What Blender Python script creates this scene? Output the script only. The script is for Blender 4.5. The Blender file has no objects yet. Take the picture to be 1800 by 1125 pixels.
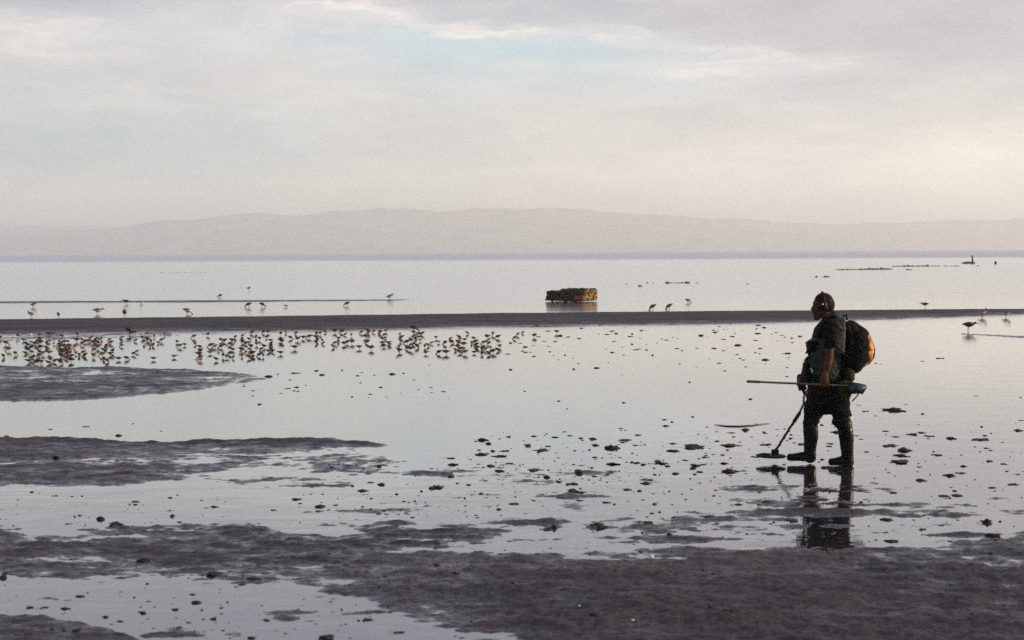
import bpy, bmesh, math, random
import numpy as np
from mathutils import Vector, Matrix, noise as mnoise

# ------------------------------------------------------------------ camera, sky, sun, exposure
sc = bpy.context.scene
COL = sc.collection
F = 2800.0; H = 2.2; W0, H0 = 1800.0, 1125.0
PITCH = math.atan(121.0/F); ROLL = math.radians(0.29)
_f = Vector((0, math.cos(PITCH), -math.sin(PITCH)))
_u0 = Vector((0, math.sin(PITCH), math.cos(PITCH))); _r0 = Vector((1, 0, 0))
_r = _r0*math.cos(ROLL) - _u0*math.sin(ROLL)
_u = _u0*math.cos(ROLL) + _r0*math.sin(ROLL)
cam = bpy.data.cameras.new('camera'); camo = bpy.data.objects.new('camera', cam); COL.objects.link(camo)
camo.matrix_world = Matrix(((_r.x, _u.x, -_f.x, 0), (_r.y, _u.y, -_f.y, 0), (_r.z, _u.z, -_f.z, H), (0, 0, 0, 1)))
cam.sensor_width = 36; cam.lens = F/W0*36; cam.clip_start = 0.1; cam.clip_end = 40000
cam.dof.use_dof = True; cam.dof.focus_distance = 24; cam.dof.aperture_fstop = 3.4
sc.camera = camo

SUN_AZ = math.radians(94)      # clockwise from the view direction: low on the right, a touch behind
SUN_EL = math.radians(9)
sun = bpy.data.lights.new('sun', 'SUN'); sun.energy = 5.0; sun.angle = math.radians(0.5); sun.color = (1.0, 0.72, 0.46)
suno = bpy.data.objects.new('sun', sun); COL.objects.link(suno)
sdir = Vector((math.sin(SUN_AZ)*math.cos(SUN_EL), math.cos(SUN_AZ)*math.cos(SUN_EL), math.sin(SUN_EL)))
suno.rotation_euler = sdir.to_track_quat('Z', 'Y').to_euler()

class NT:
    """small helper for building node graphs"""
    def __init__(s, tree): s.t = tree; s.n = tree.nodes; s.l = tree.links
    def node(s, typ, **kw):
        n = s.n.new(typ)
        for k, v in kw.items(): setattr(n, k, v)
        return n
    def put(s, sock, v):
        if isinstance(v, bpy.types.NodeSocket): s.l.new(v, sock)
        else: sock.default_value = v
    def m(s, op, a, b=0.0, c=0.0, clamp=False):
        n = s.node('ShaderNodeMath', operation=op, use_clamp=clamp)
        for i, v in enumerate((a, b, c)): s.put(n.inputs[i], v)
        return n.outputs[0]
    def mix(s, f, a, b, blend='MIX'):
        n = s.node('ShaderNodeMix', data_type='RGBA', blend_type=blend)
        s.put(n.inputs[0], f); s.put(n.inputs[6], a); s.put(n.inputs[7], b)
        return n.outputs[2]
    def noise(s, vec, scale, detail=3, rough=0.5, dist=0.0):
        n = s.node('ShaderNodeTexNoise'); s.put(n.inputs['Vector'], vec)
        n.inputs['Scale'].default_value = scale; n.inputs['Detail'].default_value = detail
        n.inputs['Roughness'].default_value = rough; n.inputs['Distortion'].default_value = dist
        return n.outputs['Fac']
    def ramp(s, f, stops):
        n = s.node('ShaderNodeValToRGB'); s.put(n.inputs[0], f)
        e = n.color_ramp.elements
        while len(e) < len(stops): e.new(0.5)
        for i, (p, c) in enumerate(stops):
            e[i].position = p; e[i].color = c if len(c) == 4 else (*c, 1)
        return n.outputs[0]
    def rng(s, v, a, b, c, d, smooth=False):
        n = s.node('ShaderNodeMapRange'); n.clamp = True
        if smooth: n.interpolation_type = 'SMOOTHSTEP'
        for i, x in enumerate((v, a, b, c, d)): s.put(n.inputs[i], x)
        return n.outputs[0]
    def xyz(s, x, y, z):
        n = s.node('ShaderNodeCombineXYZ')
        for i, v in enumerate((x, y, z)): s.put(n.inputs[i], v)
        return n.outputs[0]

def build_world():
    w = bpy.data.worlds.new('World'); sc.world = w; w.use_nodes = True
    t = NT(w.node_tree); t.n.clear()
    out = t.node('ShaderNodeOutputWorld'); bg = t.node('ShaderNodeBackground')
    t.l.new(bg.outputs[0], out.inputs[0]); bg.inputs[1].default_value = 0.1
    sky = t.node('ShaderNodeTexSky', sky_type='NISHITA'); sky.sun_disc = False
    sky.sun_elevation = SUN_EL; sky.sun_rotation = SUN_AZ; sky.dust_density = 2.5
    tc = t.node('ShaderNodeTexCoord'); sp = t.node('ShaderNodeSeparateXYZ'); t.l.new(tc.outputs['Generated'], sp.inputs[0])
    x, y, z = sp.outputs
    hyp = t.m('SQRT', t.m('ADD', t.m('MULTIPLY', x, x), t.m('MULTIPLY', y, y)))
    hyp = t.m('MAXIMUM', hyp, 0.02)
    az = t.m('ARCTAN2', x, y)                       # azimuth from straight ahead
    A = t.m('MULTIPLY', az, 28.0)                   # clouds laid out over the sky dome: 1 unit = 2 degrees
    E = t.m('MULTIPLY', t.m('DIVIDE', z, hyp), 28.0)
    # warp the coordinates for torn cloud edges
    wv = t.xyz(t.m('MULTIPLY', A, 0.32), t.m('MULTIPLY', E, 1.1), 3.0)
    n1 = t.m('SUBTRACT', t.noise(wv, 1.0, 6, 0.6), 0.5)
    n2 = t.m('SUBTRACT', t.noise(t.xyz(t.m('MULTIPLY', A, 0.9), t.m('MULTIPLY', E, 4.5), 9.0), 1.0, 5, 0.6), 0.5)
    Aw = t.m('ADD', A, t.m('MULTIPLY', n1, 5.0))
    Ew = t.m('ADD', E, t.m('ADD', t.m('MULTIPLY', n1, 1.1), t.m('MULTIPLY', n2, 0.5)))
    def blob(cx, cy, rx, ry, slope=0.0, soft=1.0):
        dx = t.m('DIVIDE', t.m('SUBTRACT', Aw, cx), rx)
        ey = t.m('SUBTRACT', t.m('SUBTRACT', Ew, cy), t.m('MULTIPLY', t.m('SUBTRACT', Aw, cx), slope))
        dy = t.m('DIVIDE', ey, ry)
        d = t.m('ADD', t.m('MULTIPLY', dx, dx), t.m('MULTIPLY', dy, dy))
        return t.m('EXPONENT', t.m('MULTIPLY', d, -soft))
    # layered cloud deck colour by elevation (E in units of 100 photo pixels)
    base = t.ramp(t.m('DIVIDE', Ew, 28.0, clamp=True), [
        (0.0, (.82, .81, .72)), (0.018, (.80, .79, .69)), (0.05, (.66, .665, .61)), (0.085, (.575, .58, .555)),
        (0.125, (.54, .54, .54)), (0.16, (.445, .445, .495)), (0.21, (.355, .365, .43)), (0.3, (.305, .325, .41)), (0.9, (.29, .315, .41))])
    c = base
    def lay(c, f, col, amt): return t.mix(t.m('MULTIPLY', f, amt), c, (*col, 1))
    c = lay(c, blob(7.5, 1.15, 6.0, 0.75), (.95, .89, .76), .9)         # warm glow low on the right
    c = lay(c, blob(-7.0, 1.9, 4.5, 0.65, -0.02), (.42, .52, .55), 1.0)   # grey-blue veil, left
    c = lay(c, blob(-6.0, 3.9, 4.0, .45), (.50, .56, .59), .7)
    c = lay(c, blob(0.7, 3.5, 4.2, .45, -.07), (.40, .585, .66), 1.0)  # pale blue opening
    c = lay(c, blob(0.6, 3.0, 3.5, .55, -.05), (.52, .615, .645), .75)
    c = lay(c, blob(-8.2, 4.3, 4.0, .35), (.38, .385, .44), 1.0)           # lavender deck, top left
    c = lay(c, blob(6.5, 3.7, 5.4, 1.1, -.1), (.40, .40, .445), 1.0)      # lavender deck, right
    c = lay(c, blob(3.0, 2.2, 3.0, .45), (.55, .54, .53), .6)
    st = t.rng(t.noise(t.xyz(t.m('MULTIPLY', A, 0.55), t.m('MULTIPLY', Ew, 5.0), 1.0), 1.0, 5, .62), .45, .72, 0, 1, True)
    def streak(cx, cy, rx, ry, sl): return t.m('MULTIPLY', blob(cx, cy, rx, ry, sl, .9), t.m('ADD', t.m('MULTIPLY', st, .75), .25))
    pink = (.86, .76, .72)
    c = lay(c, streak(-3.4, 4.15, 2.6, .26, .02), pink, 1.0)
    c = lay(c, streak(-.6, 3.95, 2.6, .12, -.06), pink, .9)
    c = lay(c, streak(-1.0, 1.9, 4, .3, .0), (.50, .50, .53), .7)
    c = lay(c, streak(2.4, 3.5, 2.6, .16, -.14), (.92, .80, .74), 1.0)
    c = lay(c, streak(3.3, 3.02, 1.5, .13, 0), (.92, .80, .76), 1.0)
    c = lay(c, streak(-8.0, 3.55, 1.8, .2, -.12), (.84, .74, .69), 1.0)
    c = lay(c, streak(-2.0, 2.6, 5.0, .5, 0), (.68, .62, .59), .5)
    c = lay(c, streak(-5.0, .85, 3.5, .14, .04), (.78, .72, .62), .7)
    c = lay(c, streak(6, 1.6, 5, .5, .03), (.78, .71, .64), .45)
    # mottling
    c = t.mix(1.0, c, t.ramp(n1_out(t, A, E), [(0.3, (.85, .87, .90)), (.7, (1.13, 1.10, 1.06))]), 'MULTIPLY')
    c10 = t.mix(1.0, c, (10.0, 10.0, 10.0, 1), 'MULTIPLY')
    fin = t.mix(0.95, sky.outputs[0], c10)
    t.l.new(fin, bg.inputs[0])
def n1_out(t, A, E):
    return t.noise(t.xyz(t.m('MULTIPLY', A, 0.45), t.m('MULTIPLY', E, 1.8), 20.0), 1.0, 7, .62, .3)
build_world()
sc.view_settings.view_transform = 'Standard'; sc.view_settings.look = 'None'
sc.view_settings.exposure = 0.50; sc.view_settings.gamma = 1
sc.cycles.max_bounces = 6; sc.cycles.volume_bounces = 4; sc.cycles.diffuse_bounces = 2; sc.cycles.glossy_bounces = 3
sc.cycles.caustics_reflective = False
sc.cycles.use_denoising = False      # the fine residual noise stands for the grain of the film
sc.cycles.sample_clamp_direct = 6.0; sc.cycles.sample_clamp_indirect = 3.0

# ------------------------------------------------------------------ helpers
random.seed(7); rs = np.random.RandomState(5)
def tag(o, label=None, cat=None, group=None, kind=None):
    if label: o['label'] = label
    if cat: o['category'] = cat
    if group: o['group'] = group
    if kind: o['kind'] = kind
    return o
def ground(px, py, z=0.0):
    """the spot on the flat (height z) that the survey photograph shows at px, py"""
    d = _f + _r*((px-W0/2)/F) - _u*((py-H0/2)/F)
    k = (z-H)/d.z
    return Vector((d.x*k, d.y*k, z))
def project(X, Y, Z):
    dx, dy, dz = X, Y, Z-H
    dep = dx*_f.x+dy*_f.y+dz*_f.z
    return W0/2+F*(dx*_r.x+dy*_r.y+dz*_r.z)/dep, H0/2-F*(dx*_u.x+dy*_u.y+dz*_u.z)/dep
def link_mesh(name, me, mats, parent=None, smooth=True):
    o = bpy.data.objects.new(name, me); COL.objects.link(o)
    for m in (mats if isinstance(mats, (list, tuple)) else [mats]): me.materials.append(m)
    if smooth: me.shade_smooth()
    if parent: o.parent = parent
    return o
def bm_obj(name, bm, mats, parent=None, smooth=True):
    me = bpy.data.meshes.new(name); bm.to_mesh(me); bm.free()
    return link_mesh(name, me, mats, parent, smooth)

# noise on numpy arrays
_perm = rs.permutation(512).astype(np.int64)
_gr = rs.uniform(0, 2*np.pi, 512)
def pnoise(x, y, seed=0):
    xi = np.floor(x).astype(np.int64); yi = np.floor(y).astype(np.int64)
    xf = x-xi; yf = y-yi
    def g(ix, iy, fx, fy):
        h = _perm[(ix+seed*37) & 511]; h = _perm[(h+iy) & 511]; a = _gr[h]
        return np.cos(a)*fx+np.sin(a)*fy
    u = xf*xf*xf*(xf*(xf*6-15)+10); v = yf*yf*yf*(yf*(yf*6-15)+10)
    a = g(xi, yi, xf, yf); b = g(xi+1, yi, xf-1, yf); c = g(xi, yi+1, xf, yf-1); d = g(xi+1, yi+1, xf-1, yf-1)
    return ((a+(b-a)*u)+((c+(d-c)*u)-(a+(b-a)*u))*v)*1.6
def fbm(x, y, s, octs=4, gain=.5, seed=0):
    r = 0; a = 1; tot = 0
    for i in range(octs):
        r = r+a*pnoise(x*s+i*13.1, y*s+i*7.7, seed+i); tot += a; a *= gain; s *= 2.03
    return r/tot**.75

# ------------------------------------------------------------------ materials
def mat(name, color, rough=.6, var=.25, scale=8, bump=0.0, bscale=40, metal=0.0, ior=1.45, color2=None, coord='Object', spec=None):
    m = bpy.data.materials.new(name); m.use_nodes = True
    t = NT(m.node_tree); p = t.n['Principled BSDF']
    tc = t.node('ShaderNodeTexCoord').outputs[coord]
    n = t.noise(tc, scale, 5, .6)
    c2 = color2 or tuple(c*(1-var) for c in color)
    c1 = tuple(min(1, c*(1+var)) for c in color)
    t.l.new(t.ramp(n, [(0.35, c2), (0.65, c1)]), p.inputs['Base Color'])
    t.put(p.inputs['Roughness'], t.rng(n, .3, .7, rough*.8, min(1, rough*1.15)))
    p.inputs['Metallic'].default_value = metal; p.inputs['IOR'].default_value = ior
    if spec is not None: p.inputs['Specular IOR Level'].default_value = spec
    if bump:
        b = t.node('ShaderNodeBump'); b.inputs['Strength'].default_value = 1; b.inputs['Distance'].default_value = bump
        t.l.new(t.noise(tc, bscale, 4, .6), b.inputs['Height']); t.l.new(b.outputs[0], p.inputs['Normal'])
    return m

def mud_material():
    m = bpy.data.materials.new('wet_mud'); m.use_nodes = True
    t = NT(m.node_tree); p = t.n['Principled BSDF']
    geo = t.node('ShaderNodeNewGeometry'); pos = geo.outputs['Position']
    sp = t.node('ShaderNodeSeparateXYZ'); t.l.new(pos, sp.inputs[0]); z = sp.outputs[2]
    ps = t.node('ShaderNodeVectorMath', operation='MULTIPLY'); t.l.new(pos, ps.inputs[0]); ps.inputs[1].default_value = (.42, 1, 1); ps = ps.outputs[0]
    big = t.noise(ps, .7, 5, .6); mid = t.noise(ps, 4.5, 6, .65); fine = t.noise(pos, 26, 6, .7)
    zz = t.m('ADD', z, t.m('MULTIPLY', t.m('SUBTRACT', mid, .5), .05))
    wet = t.rng(zz, -.002, .03, 1, 0, True)
    col = t.ramp(t.m('ADD', t.m('MULTIPLY', big, .5), t.m('MULTIPLY', fine, .5)),
                 [(.36, (.015, .0125, .017)), (.5, (.041, .034, .041)), (.64, (.092, .072, .072))])
    t.l.new(col, p.inputs['Base Color'])
    # standing film in the hollows of the wet mud
    st = t.node('ShaderNodeVectorMath', operation='MULTIPLY'); t.l.new(pos, st.inputs[0]); st.inputs[1].default_value = (.4, 1, 1)
    fl_ = t.noise(st.outputs[0], 4.5, 6, .68)
    lowz = t.rng(t.m('ADD', z, t.m('MULTIPLY', t.m('SUBTRACT', big, .5), .06)), .0, .035, 1, 0, True)
    lowz = t.m('MAXIMUM', lowz, t.m('MULTIPLY', t.rng(t.noise(ps, 1.1, 5, .65), .40, .56, 0, 1, True), t.rng(z, .045, .075, .62, 0)))
    film = t.m('MAXIMUM', t.m('MULTIPLY', t.rng(fl_, .44, .64, 0, 1, True), lowz), t.rng(z, .0, .007, .9, 0, True))
    dry = t.m('SUBTRACT', 1.0, film)
    r = t.m('ADD', t.rng(wet, 0, 1, .60, .22), t.m('MULTIPLY', t.m('SUBTRACT', fine, .5), .45), clamp=True)
    r = t.m('ADD', t.m('MULTIPLY', r, dry), t.m('MULTIPLY', film, .06))
    t.put(p.inputs['Specular IOR Level'], t.m('ADD', t.m('MULTIPLY', t.rng(wet, 0, 1, .34, .32), t.rng(z, .05, .09, 1, .3)), t.m('MULTIPLY', film, .5)))
    t.l.new(r, p.inputs['Roughness']); p.inputs['IOR'].default_value = 1.4
    b1 = t.node('ShaderNodeBump'); b1.inputs['Distance'].default_value = .035
    t.put(b1.inputs['Strength'], t.m('MULTIPLY', t.rng(wet, 0, 1, .8, .3), dry))
    t.l.new(t.m('ADD', t.m('MULTIPLY', mid, .7), t.m('MULTIPLY', t.noise(ps, 14, 6, .7), .35)), b1.inputs['Height'])
    b2 = t.node('ShaderNodeBump'); b2.inputs['Distance'].default_value = .01
    t.put(b2.inputs['Strength'], t.m('MULTIPLY', t.rng(wet, 0, 1, 1.0, .3), dry)); t.l.new(t.noise(pos, 55, 4, .75), b2.inputs['Height'])
    t.l.new(b1.outputs[0], b2.inputs['Normal']); t.l.new(b2.outputs[0], p.inputs['Normal'])
    return m

def water_material(rings):
    m = bpy.data.materials.new('shallow_bay_water'); m.use_nodes = True
    t = NT(m.node_tree); p = t.n['Principled BSDF']
    geo = t.node('ShaderNodeNewGeometry'); pos = geo.outputs['Position']
    sp = t.node('ShaderNodeSeparateXYZ'); t.l.new(pos, sp.inputs[0]); x, y, z = sp.outputs
    # wind-ruffled water begins far out, along an uneven edge
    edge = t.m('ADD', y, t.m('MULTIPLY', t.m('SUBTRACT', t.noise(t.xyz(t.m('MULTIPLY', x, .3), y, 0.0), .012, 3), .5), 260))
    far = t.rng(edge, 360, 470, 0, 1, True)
    streak = t.noise(t.xyz(t.m('MULTIPLY', x, .06), t.m('MULTIPLY', y, .35), 0.0), 1.0, 4, .6)
    rg = t.m('ADD', t.m('ADD', t.rng(streak, .35, .7, .015, .08), t.rng(y, 50, 75, 0, .12)), t.m('MULTIPLY', far, .45))
    h = t.m('MULTIPLY', t.noise(t.xyz(t.m('MULTIPLY', x, .5), t.m('MULTIPLY', y, 1.0), 0.0), 2.2, 5, .6), .0045)
    for (cx, cy, r0, amp) in rings:
        dx = t.m('SUBTRACT', x, cx); dy = t.m('SUBTRACT', y, cy)
        d = t.m('SQRT', t.m('ADD', t.m('MULTIPLY', dx, dx), t.m('MULTIPLY', dy, dy)))
        env = t.m('EXPONENT', t.m('MULTIPLY', d, -1.0/r0))
        h = t.m('ADD', h, t.m('MULTIPLY', t.m('MULTIPLY', t.m('SINE', t.m('MULTIPLY', d, 58)), env), amp))
    b = t.node('ShaderNodeBump'); b.inputs['Distance'].default_value = 1.0; b.inputs['Strength'].default_value = 1
    t.l.new(h, b.inputs['Height']); nrm = b.outputs[0]
    fr = t.node('ShaderNodeFresnel'); fr.inputs['IOR'].default_value = 1.34; t.l.new(nrm, fr.inputs['Normal'])
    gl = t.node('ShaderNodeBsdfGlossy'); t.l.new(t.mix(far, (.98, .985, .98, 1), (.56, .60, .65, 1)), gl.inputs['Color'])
    t.l.new(rg, gl.inputs['Roughness']); t.l.new(nrm, gl.inputs['Normal'])
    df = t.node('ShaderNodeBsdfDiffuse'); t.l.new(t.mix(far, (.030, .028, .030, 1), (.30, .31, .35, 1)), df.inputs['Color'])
    mx = t.node('ShaderNodeMixShader'); t.l.new(t.m('POWER', fr.outputs[0], .48), mx.inputs[0])
    t.l.new(df.outputs[0], mx.inputs[1]); t.l.new(gl.outputs[0], mx.inputs[2])
    t.l.new(mx.outputs[0], t.n['Material Output'].inputs['Surface']); t.n.remove(p)
    return m

# ------------------------------------------------------------------ the mud flat
interp = np.interp
def band(px, py, top, bot, wt, wb):
    """>0 inside a mud bank, measured from its seaward and landward edges"""
    tx, ty = zip(*top); bx, by = zip(*bot)
    return np.minimum((py-interp(px, tx, ty))/wt, (interp(px, bx, by)-py)/wb)
TERR = {}
def terrain_height(X, Y):
    px, py = project(X, Y, 0.0)
    n1 = fbm(X*.55, Y, .55, 5, .55, 1); n2 = fbm(X*.5, Y, 2.0, 5, .62, 9); n3 = fbm(X*.6, Y, 8, 4, .6, 21)
    sm = lambda e: np.clip(e, -1, 1)
    wob = 7*n1+4*n2
    # broad mud bank in the foreground
    b5 = band(px, py+wob*3.4, [(-400, 920), (0, 922), (60, 944), (150, 940), (250, 930), (350, 919), (440, 912), (500, 928), (600, 922), (660, 905), (750, 918), (850, 930), (900, 940), (1000, 958), (1100, 954), (1200, 944), (1400, 946), (1550, 966), (1620, 966), (1700, 950), (1800, 944), (2300, 944)],
              [(-400, 1016), (0, 1018), (100, 1024), (200, 1027), (300, 1018), (400, 1036), (500, 1044), (600, 1062), (700, 1120), (780, 1200), (860, 1500), (2300, 1600)], interp(px, [0, 700, 1000, 1800], [40, 60, 105, 105]), interp(px, [0, 200, 700], [30, 70, 130]))
    # patch on the left, middle distance
    b4 = band(px, py+wob*.7, [(-400, 773), (0, 773), (100, 772), (200, 775), (300, 777), (400, 773), (520, 773), (600, 775), (680, 780), (740, 800)],
              [(-400, 856), (0, 856), (100, 858), (200, 858), (280, 850), (350, 842), (430, 825), (520, 806), (640, 802), (700, 792), (745, 790), (760, 760), (2300, 700)], 6, 30)
    b3 = band(px, py+wob*.35, [(-400, 643), (0, 643), (100, 645), (300, 648), (400, 653), (450, 659), (480, 664)],
              [(-400, 708), (0, 708), (120, 706), (200, 700), (330, 690), (400, 679), (450, 672), (500, 662), (520, 640), (2300, 600)], 3, 8)
    b1 = band(px, py, [(-400, 569), (0, 565), (400, 560), (850, 554), (1350, 549), (1800, 546), (2300, 543)],
              [(-400, 589), (0, 587), (250, 583), (600, 580), (850, 573), (1000, 573), (1350, 566), (1550, 561), (1800, 552), (2300, 550)], 2.2, 5)
    b1 = np.minimum(b1, (interp(px, [-400, 0, 600, 850, 1350, 1800, 2300], [589, 587, 580, 573, 566, 552, 549])+.8*n1*2-py)/4)
    b2 = band(px, py, [(-400, 530.5), (0, 530), (700, 526.5), (2300, 519)], [(-400, 533.5), (0, 533.5), (200, 532.4), (330, 532), (700, 528.6), (735, 526), (2300, 500)], 1.5, 1.5)
    b6 = band(px, py+wob, [(-400, 1068), (0, 1078), (80, 1086), (150, 1094), (230, 1118), (320, 1150), (700, 1300)], [(-400, 1500), (2300, 1500)], 14, 10)
    M = np.full_like(px, -1.05)
    # wet ground that barely breaks the film of water
    def patch(cx, cy, rx, ry, v):
        e = np.exp(-(((px-cx)/rx)**2+((py-cy)/ry)**2))
        return -1.25+(v+1.25)*e
    for a in [(900, 835, 420, 60, -.28), (900, 888, 1100, 20, -.42), (500, 842, 300, 14, -.25), (1500, 862, 300, 16, -.0), (1440, 902, 260, 11, .3), (1460, 925, 130, 9, .35), (1455, 873, 90, 6, .2), (1100, 935, 300, 12, .1), (1380, 938, 300, 10, .3), (620, 898, 300, 12, .1), (1150, 948, 380, 12, .4), (240, 900, 200, 8, .0), (560, 852, 220, 8, .05), (1620, 888, 260, 7, .15), (1050, 926, 260, 8, .22), (1650, 906, 200, 6, .15), (1280, 914, 250, 7, .2), (900, 918, 220, 8, .25), (1700, 940, 120, 6, .1), (200, 1035, 300, 14, -.2), (450, 1060, 200, 12, -.3), (700, 1060, 120, 60, .0), (1000, 800, 300, 40, -.55), (1650, 870, 200, 30, -.35), (1250, 930, 340, 16, .2), (1600, 925, 80, 12, -.2), (760, 870, 300, 40, -.3), (600, 806, 170, 24, .12), (620, 815, 180, 36, -.02), (760, 835, 160, 16, -.1), (1150, 800, 260, 30, -.6), (1500, 885, 330, 30, -.25), (450, 880, 420, 30, -.5),
              (1700, 840, 160, 40, -.8), (1250, 915, 300, 22, -.05), (880, 908, 200, 22, -.1), (520, 668, 90, 12, -.45), (1650, 880, 260, 14, -.15), (1780, 905, 160, 10, 0.0),
              (300, 900, 300, 20, -.6), (330, 1065, 260, 30, -.6), (540, 1078, 170, 40, .0), (300, 1112, 260, 16, -.1), (120, 1052, 160, 10, -.3), (1580, 868, 160, 8, -.05), (1000, 870, 130, 14, -.1), (1150, 900, 200, 8, -.05)]:
        M = np.maximum(M, patch(*a))
    # interiors: drier in the foreground right, puddled elsewhere
    in5 = interp(px, [0, 300, 700, 1000, 1300, 1800], [.58, .62, .46, .78, .9, .88])+.012*np.clip(py-1000, 0, 60)*np.clip((px-760)/300, 0, 1)
    in5 = in5-.22*np.exp(-((px-780)/230)**2-((py-1095)/60)**2)
    M = np.maximum(M, -1.25+(in5+1.25)*np.clip(b5+.5, 0, 1))
    in4 = interp(px, [0, 300, 500, 720], [.62, .48, .16, -.1])
    M = np.maximum(M, -1.25+(in4+1.25)*np.clip(b4+.5, 0, 1))
    M = np.maximum(M, -1.25+(interp(px, [0, 250, 450], [.45, .58, .25])+1.25)*np.clip(b3+.5, 0, 1))
    M = np.maximum(M, -1.25+(.35+1.25)*np.clip(b6+.5, 0, 1))
    wetr = -1.25+(1.0+.25*(px < 300)+0.1)*np.clip(band(px, py, [(-400, 580), (2300, 550)], [(-400, 606), (0, 603), (100, 600), (450, 590), (600, 585), (2300, 540)], 3, 6)+.3, 0, 1)
    M = np.maximum(M, wetr)
    N = .62*n1+.80*n2+.50*n3
    n4 = fbm(X*.3, Y, 1.5, 4, .5, 51)
    M = M-1.9*np.clip(n4-.10, 0, .6)*np.clip(b5, 0, 1)-.8*np.clip(n4-.1, 0, .5)*np.clip(b4, 0, 1)
    z = .034*(M+N)
    # crisp scarps on the far bank, the thin bar and the seaward lip of the left patch
    far = np.clip(b1, 0, 1); z = np.where(b1 > -.3, np.maximum(z, -.02+.12*np.clip(b1+.35, 0, 1)**.7+.006*n1), z)
    z = np.where(b2 > -.5, np.maximum(z, -.02+.05*np.clip(b2+.5+.35*n1, 0, 1)), z)
    lip = np.exp(-((py-interp(px, [-400, 0, 100, 200, 300, 400, 520, 600, 680], [777, 777, 776, 779, 781, 777, 777, 779, 783])-1.5*n1)/3.2)**2)*(px < 690)*np.clip((700-px)/60, 0, 1)
    z = z+lip*(.03+.02*n1)
    z = z-.012*np.exp(-((px-1430)/90)**2-((py-806)/26)**2)
    b7 = band(px, py, [(-400, 900), (1660, 620), (1690, 586.5), (1800, 591), (2300, 600)], [(-400, 0), (1660, 580), (1690, 587.5), (1740, 590), (1800, 594.5), (2300, 604)], 1.2, 1.2)
    z = np.where((b7 > -.5) & (px > 1670), np.maximum(z, -.02+.035*np.clip(b7+.6+.5*n1, 0, 1)), z)
    # gentle small relief
    z = z+.004*n3*(z > -.01)
    return np.maximum(z, -.06)

def build_flat():
    nu, nv = 950, 1150
    u = np.linspace(-.44, .44, nu)
    inv = np.concatenate([np.linspace(1/5.2, 1/95., nv)])
    Yr = 1/inv
    U, YY = np.meshgrid(u, Yr); XX = U*YY
    Z = terrain_height(XX, YY)
    co = np.stack([XX, YY, Z], -1).reshape(-1, 3)
    idx = np.arange(nu*nv).reshape(nv, nu)
    q = np.stack([idx[:-1, :-1], idx[:-1, 1:], idx[1:, 1:], idx[1:, :-1]], -1).reshape(-1, 4)
    # drop what lies well under the water
    keep = (Z.reshape(-1)[q].max(1) > -.012)
    q = q[keep]
    me = bpy.data.meshes.new('mud_flat')
    used = np.unique(q); remap = np.zeros(nu*nv, np.int64); remap[used] = np.arange(len(used))
    q = remap[q]; co = co[used]
    me.vertices.add(len(co)); me.vertices.foreach_set('co', co.ravel().astype(np.float32))
    me.loops.add(q.size); me.loops.foreach_set('vertex_index', q.ravel().astype(np.int32))
    me.polygons.add(len(q)); me.polygons.foreach_set('loop_start', (np.arange(len(q))*4).astype(np.int32))
    me.polygons.foreach_set('loop_total', np.full(len(q), 4, np.int32))
    me.update(calc_edges=True)
    o = link_mesh('mud_flat', me, MUD); tag(o, kind='structure')
    return o
MUD = mud_material()
build_flat()
def hz(x, y):
    return float(terrain_height(np.array([x]), np.array([y]))[0])

def sheet(name, x0, x1, y0, y1, z, m, nx=1, ny=1):
    bm = bmesh.new()
    vs = [[bm.verts.new((x0+(x1-x0)*i/nx, y0+(y1-y0)*j/ny, z)) for i in range(nx+1)] for j in range(ny+1)]
    for j in range(ny):
        for i in range(nx): bm.faces.new((vs[j][i], vs[j][i+1], vs[j+1][i+1], vs[j+1][i]))
    return tag(bm_obj(name, bm, m, smooth=False), kind='structure')
coil_c = ground(1361, 812)
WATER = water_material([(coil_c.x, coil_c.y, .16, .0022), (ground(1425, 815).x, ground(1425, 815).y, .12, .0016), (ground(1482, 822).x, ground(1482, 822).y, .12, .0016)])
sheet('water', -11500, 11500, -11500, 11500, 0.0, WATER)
sheet('beach', -60, 60, -80, 3.5, .06, MUD)
sheet('ground', -11400, 11400, -11400, 11400, -.5, MUD)

# ------------------------------------------------------------------ far hills across the bay
def hills(name, prof, dist, thick, amp, seed, m):
    nx, ny = 520, 36
    xs = np.linspace(prof[0][0], prof[-1][0], nx)
    pxs, pys = zip(*prof)
    base = interp(xs, pxs, pys)
    X = (xs-W0/2)/F*dist
    hor = 441.5-(xs-900)*.0051
    hgt = (hor-base)/F*dist+H
    co = []; rows = []
    for j in range(ny):
        v = j/(ny-1)
        env = min(1, v/.62)**.75*(1 if v < .62 else max(0, 1-(v-.62)/.38)**.8)
        y = dist-thick*.62+thick*v
        nn = fbm(X, np.full(nx, y), 1/900., 5, .55, seed)
        ns = fbm(X, np.full(nx, y), 1/120., 4, .6, seed+4)
        gul = np.abs(fbm(X, np.full(nx, y), 1/420., 3, .5, seed+7))
        z = hgt*env*(1-.28*gul*(1-v)*1.2*(env < .999))+(nn*amp+ns*amp*.28)*min(1, env*1.4)*(0.35 if env > .9 else 1)
        if j == 0: z = np.full(nx, -3.)
        co.append(np.stack([X*(y/dist), np.full(nx, y), np.maximum(z, -3)], -1))
    co = np.concatenate(co)
    idx = np.arange(nx*ny).reshape(ny, nx)
    q = np.stack([idx[:-1, :-1], idx[:-1, 1:], idx[1:, 1:], idx[1:, :-1]], -1).reshape(-1, 4)
    me = bpy.data.meshes.new(name); me.from_pydata(co.tolist(), [], q.tolist())
    return tag(link_mesh(name, me, m), kind='structure')
HILL = mat('hill_woodland', (.28, .275, .25), .95, .5, .012, coord='Object', spec=.1)
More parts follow.
